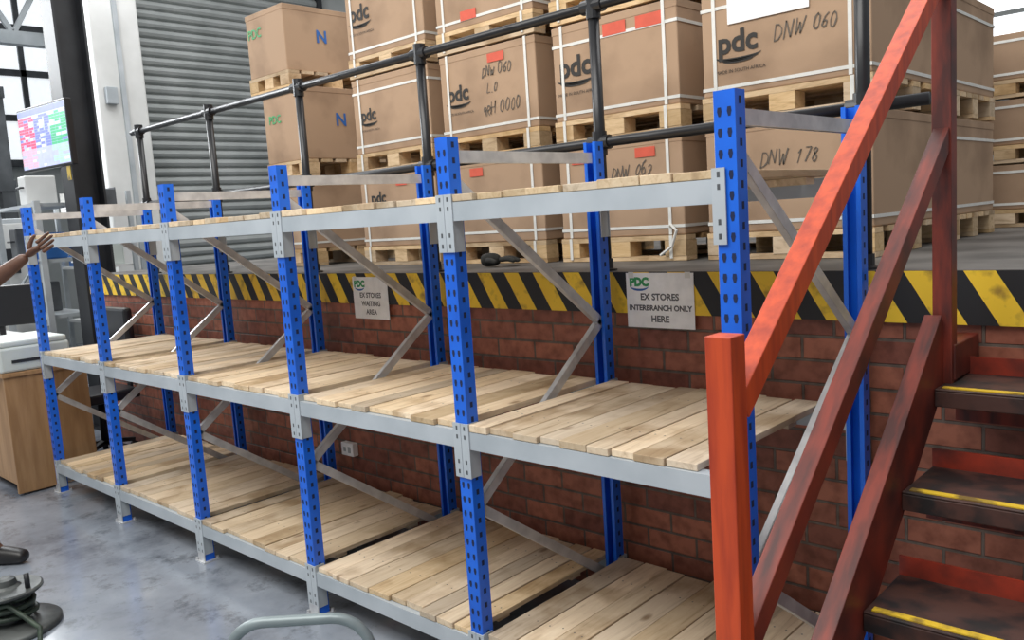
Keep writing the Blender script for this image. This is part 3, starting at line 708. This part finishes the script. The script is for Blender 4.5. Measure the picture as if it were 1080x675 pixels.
t=struct(bpy.data.objects.new('roof_truss',None),'grey steel roof truss over the far left','roof truss'); C.objects.link(t); t.location=(-11,0,4.3)
m=MB().box(-.08,.08,-6,6,-.08,.08).box(-.08,.08,-6,6,.9,1.06)
for q in range(12): m.bar((0,-6+q,.05),(0,-5.5+q,.95),.06,.06,(1,0,0)); m.bar((0,-5.5+q,.95),(0,-5+q,.05),.06,.06,(1,0,0))
m.build('truss',M['grey_mach'],t)

# ------------------------------------------------------------ cable reel
t=thing('cable_reel','dark metal cable reel with round base and hub standing on the floor','cable reel',(-3.03,-.90,0))
MB().lathe([(.195,0),(.20,.006),(.20,.018),(.19,.026),(.12,.036),(.06,.042)],(0,0,0),36).build('lower_flange',M['reel'],t,0,True)
MB().lathe([(.06,.0425),(.06,.165)],(0,0,0),24).build('drum',M['reel'],t)
MB().lathe([(.05,.166),(.135,.166),(.143,.172),(.143,.18),(.135,.186),(.06,.19),(.045,.2),(.04,.225),(.02,.23)],(0,0,0),36).build('upper_flange',M['reel'],t)
pts=[]
for q in range(5*24):
    a=2*PI*q/24; lay=q/24; rr_=.082+.03*((lay*.37)%1); z=.06+.085*abs(((lay/2.5)%2)-1); pts.append((rr_*math.cos(a),rr_*math.sin(a),z))
pts+= [(.16,.03,.07),(.215,.05,.045),(.3,.02,.013),(.36,-.12,.012)]
MB().tube(pts,.011,8).build('cable',M['cable'],t,0,True)
MB().tube([(.09,.06,.187),(.09,.06,.25)],.011,10).build('crank_knob',M['steel_dark'],t,0,True)

# ------------------------------------------------------------ trolley in the foreground
t=thing('hand_trolley','grey tubular trolley handle rising at the bottom of the picture','trolley',(-1.08,-.66,0),math.radians(43))
loop=[(-.21,0,.16),(-.21,0,.38)]
for q in range(1,8):
    a=PI-PI/2*q/7; loop.append((-.21+.11+.11*math.cos(a),0,.40+.11*math.sin(a)))
for q in range(0,8):
    a=PI/2-PI/2*q/7; loop.append((.21-.11+.11*math.cos(a),0,.40+.11*math.sin(a)))
loop+=[(.21,0,.38),(.21,0,.16)]
MB().tube(loop,.0165,12).build('handle',M['tube'],t,0,True)
MB().box(-.24,.24,-.6,.05,.12,.16).build('platform_bed',M['tube'],t,.008)
for a in (-.19,.19):
    for b in (-.53,-.02):
        w=MB().tube([(a-.015,b,.045),(a+.015,b,.045)],.045,18).build('wheel',M['black'],t)
        MB().box(a-.025,a-.018,b-.02,b+.02,.03,.12).box(a+.018,a+.025,b-.02,b+.02,.03,.12).build('caster_fork',M['galv'],w)

# ------------------------------------------------------------ person at the left edge
base=Vector((-4.055,-.855,0)); Fv=Vector((.727,.687,0)); Lv=Vector((-.687,.727,0))
pr=thing('person','person reaching one bare forearm towards the rack, dark clothes and black shoe','person',base)
def P(f,l,z): return Fv*f+Lv*l+Vector((0,0,z))
WR=P(.47,.205,1.60)
V=[P(0,0,.95),P(0,0,1.10),P(.01,0,1.27),P(.0,0,1.42),P(0,0,1.50),P(.015,0,1.57),
   P(0,.09,.90),P(.11,.06,.50),P(.17,.03,.10),P(.22,.03,.05),P(.33,.025,.045),
   P(0,-.09,.90),P(-.0,-.11,.50),P(-.12,-.12,.10),P(-.07,-.125,.05),P(.04,-.14,.045),
   P(0,.17,1.42),P(.24,.185,1.45),P(.36,.195,1.53),WR,
   P(0,-.17,1.42),P(-.02,-.23,1.15),P(.05,-.24,.92)]
E=[(0,1),(1,2),(2,3),(3,4),(4,5),(0,6),(6,7),(7,8),(8,9),(9,10),(0,11),(11,12),(12,13),(13,14),(14,15),(3,16),(16,17),(17,18),(18,19),(3,20),(20,21),(21,22)]
R_=[.14,.125,.14,.11,.055,.055,.09,.062,.042,.04,.035,.09,.062,.042,.04,.035,.062,.046,.042,.028,.062,.045,.028]
meshes=[skin(V,E,R_,2,0)]
dh=(Fv*.87+Vector((0,0,.50))).normalized(); sp=(Vector((0,0,.87))-Fv*.50).normalized(); pn=-Lv
def hand(wr,dh,sp,pn):
    out=[]
    out.append(chain([wr-dh*.01,wr+dh*.04+sp*.004,wr+dh*.085],[(.025,.022),(.034,.02),(.036,.017)],2))
    for off,ln,sp_a,curl in ((.029,.072,.06,.10),(.010,.082,.0,.13),(-.010,.076,-.04,.18),(-.029,.060,-.09,.26)):
        b0=wr+dh*.075+sp*off; d1=(dh+sp*sp_a+pn*curl*.5).normalized(); d2=(dh+sp*sp_a+pn*curl*1.6).normalized(); d3=(dh+sp*sp_a*.8+pn*curl*2.6).normalized()
        p1=b0+dh*.022; p2=p1+d1*ln*.46; p3=p2+d2*ln*.32; p4=p3+d3*ln*.24
        out.append(chain([b0,p1,p2,p3,p4],[.010,.0098,.009,.0083,.0068],2))
    b0=wr+dh*.022+sp*.018; p1=b0+(dh*.7+sp*.7).normalized()*.035; p2=p1+(dh*.88+sp*.45+pn*.1).normalized()*.033; p3=p2+(dh*.96+sp*.2+pn*.2).normalized()*.027
    out.append(chain([b0,p1,p2,p3],[.014,.0125,.0105,.008],2))
    return out
meshes+=hand(WR,dh,sp,pn)
wr2=P(.05,-.24,.92); meshes+=hand(wr2,(Vector((0,0,-1))+Fv*.15).normalized(),(Fv+Vector((0,0,.15))).normalized(),Lv)
bm=bmesh.new(); bmesh.ops.create_uvsphere(bm,u_segments=28,v_segments=20,radius=1)
for v in bm.verts:
    x,y,z=v.co; f,l=x,y
    jaw=1-.22*max(0,-z)**1.2
    f2=f*.098*(jaw if f<0 else 1-.08*max(0,-z)); l2=l*.076*jaw; z2=z*.118
    if f>.6: 
        nose=math.exp(-((l/.16)**2)-((z+.12)/.20)**2); f2+=.024*nose
        f2+=.007*math.exp(-((l/.35)**2)-((z+.48)/.09)**2)
        for s in (-1,1): f2-=.010*math.exp(-(((l-s*.38)/.16)**2)-((z-.05)/.12)**2)
    v.co=P(.02+f2,l2,1.655+z2)
hm=bpy.data.meshes.new('h'); bm.to_mesh(hm); bm.free(); meshes.append(hm)
for s in (-1,1): meshes.append(chain([P(.0,s*.072,1.63),P(-.008,s*.084,1.665),P(.0,s*.076,1.685)],[(.012,.008),(.017,.008),(.010,.006)],1))
put('body',join(meshes,'body',[M['skin']]),pr)
bm=bmesh.new(); bmesh.ops.create_uvsphere(bm,u_segments=24,v_segments=14,radius=1)
bmesh.ops.delete(bm,geom=[v for v in bm.verts if v.co.z<.1 and v.co.x>-.25 or v.co.z<-.35],context='VERTS')
for v in bm.verts: v.co=P(.018+v.co.x*.102,v.co.y*.080,1.655+v.co.z*.124)
hm=bpy.data.meshes.new('hair'); bm.to_mesh(hm); bm.free(); hm.materials.append(M['hair']); put('hair',hm,pr,0,True)
for s in (-1,1):
    MB().lathe([(.001,-.010),(.007,-.007),(.010,0),(.007,.007),(.001,.010)],P(.103,s*.030,1.662),12).build('eye',M['eye'],pr,0,True)
shirt=skin([P(0,0,.93),V[1],V[2],P(0,0,1.40),V[16],P(.15,.18,1.44),V[20],P(-.015,-.215,1.24)],[(0,1),(1,2),(2,3),(3,4),(4,5),(3,6),(6,7)],[.155,.143,.156,.118,.078,.066,.078,.066],2,0)
put('shirt',join([shirt],'shirt',[M['navy']]),pr)
tr=skin([V[0],V[6],V[7],P(.165,.033,.13),V[11],V[12],P(-.115,-.12,.13)],[(0,1),(1,2),(2,3),(0,4),(4,5),(5,6)],[.150,.108,.080,.066,.108,.080,.066],2,0)
put('trousers',join([tr],'trousers',[M['trouser']]),pr)
for a,b,c in ((P(.14,.03,.062),P(.25,.028,.055),P(.365,.02,.045)),(P(-.15,-.12,.062),P(-.04,-.13,.055),P(.075,-.145,.045))):
    me=join([chain([a,b,c],[(.05,.058),(.05,.05),(.045,.036)],2)],'shoe',[M['leather']])
    zm=min(v.co.z for v in me.vertices)
    for v in me.vertices: v.co.z=max(.004,v.co.z-zm)
    sh=put('shoe',me,pr)

# ------------------------------------------------------------ lights, world, camera
def area(name,loc,target,sx,sy,e,col=(1,1,1)):
    l=bpy.data.lights.new(name,'AREA'); l.shape='RECTANGLE'; l.size=sx; l.size_y=sy; l.energy=e; l.color=col
    o=bpy.data.objects.new(name,l); C.objects.link(o); o.location=loc
    o.rotation_euler=(Vector(target)-Vector(loc)).to_track_quat('-Z','Y').to_euler()
area('skylight_front',(-1.5,-3.0,5.6),(-1.8,.2,.6),6.5,3,390,(1,.98,.94))
area('skylight_platform',(-2,3.0,6.2),(-2,1.2,1.4),8,3,250,(1,.985,.965))
area('daylight_left',(-10.5,-.5,4.6),(-4.5,-.5,.0),4,2.5,430,(.95,.98,1))
area('fill_far_left',(-7.2,1.2,6.4),(-9.2,1.0,1.0),3,3,190,(.98,.99,1))  # added fill lamp, no real fixture; brightens the far left background
w=bpy.data.worlds.new('World'); S.world=w; w.use_nodes=True
bg=w.node_tree.nodes['Background']; bg.inputs['Color'].default_value=(.93,.96,1,1); bg.inputs['Strength'].default_value=.42

cam=bpy.data.cameras.new('Camera'); co=bpy.data.objects.new('Camera',cam); C.objects.link(co)
ya,pi_,ro,Fp=-.7557,-.1213,-.0660,885.66
f=Vector((math.sin(ya)*math.cos(pi_),math.cos(ya)*math.cos(pi_),math.sin(pi_)))
r0=Vector((math.cos(ya),-math.sin(ya),0)); u0=r0.cross(f)
rr=r0*math.cos(ro)+u0*math.sin(ro); uu=-r0*math.sin(ro)+u0*math.cos(ro)
mt=Matrix((( rr.x,uu.x,-f.x,1.0129),(rr.y,uu.y,-f.y,-1.8864),(rr.z,uu.z,-f.z,1.6316),(0,0,0,1)))
co.matrix_world=mt
cam.sensor_width=36; cam.sensor_fit='HORIZONTAL'; cam.lens=Fp/1080*36; cam.clip_start=.05; cam.clip_end=100
S.camera=co
S.view_settings.view_transform='Standard'
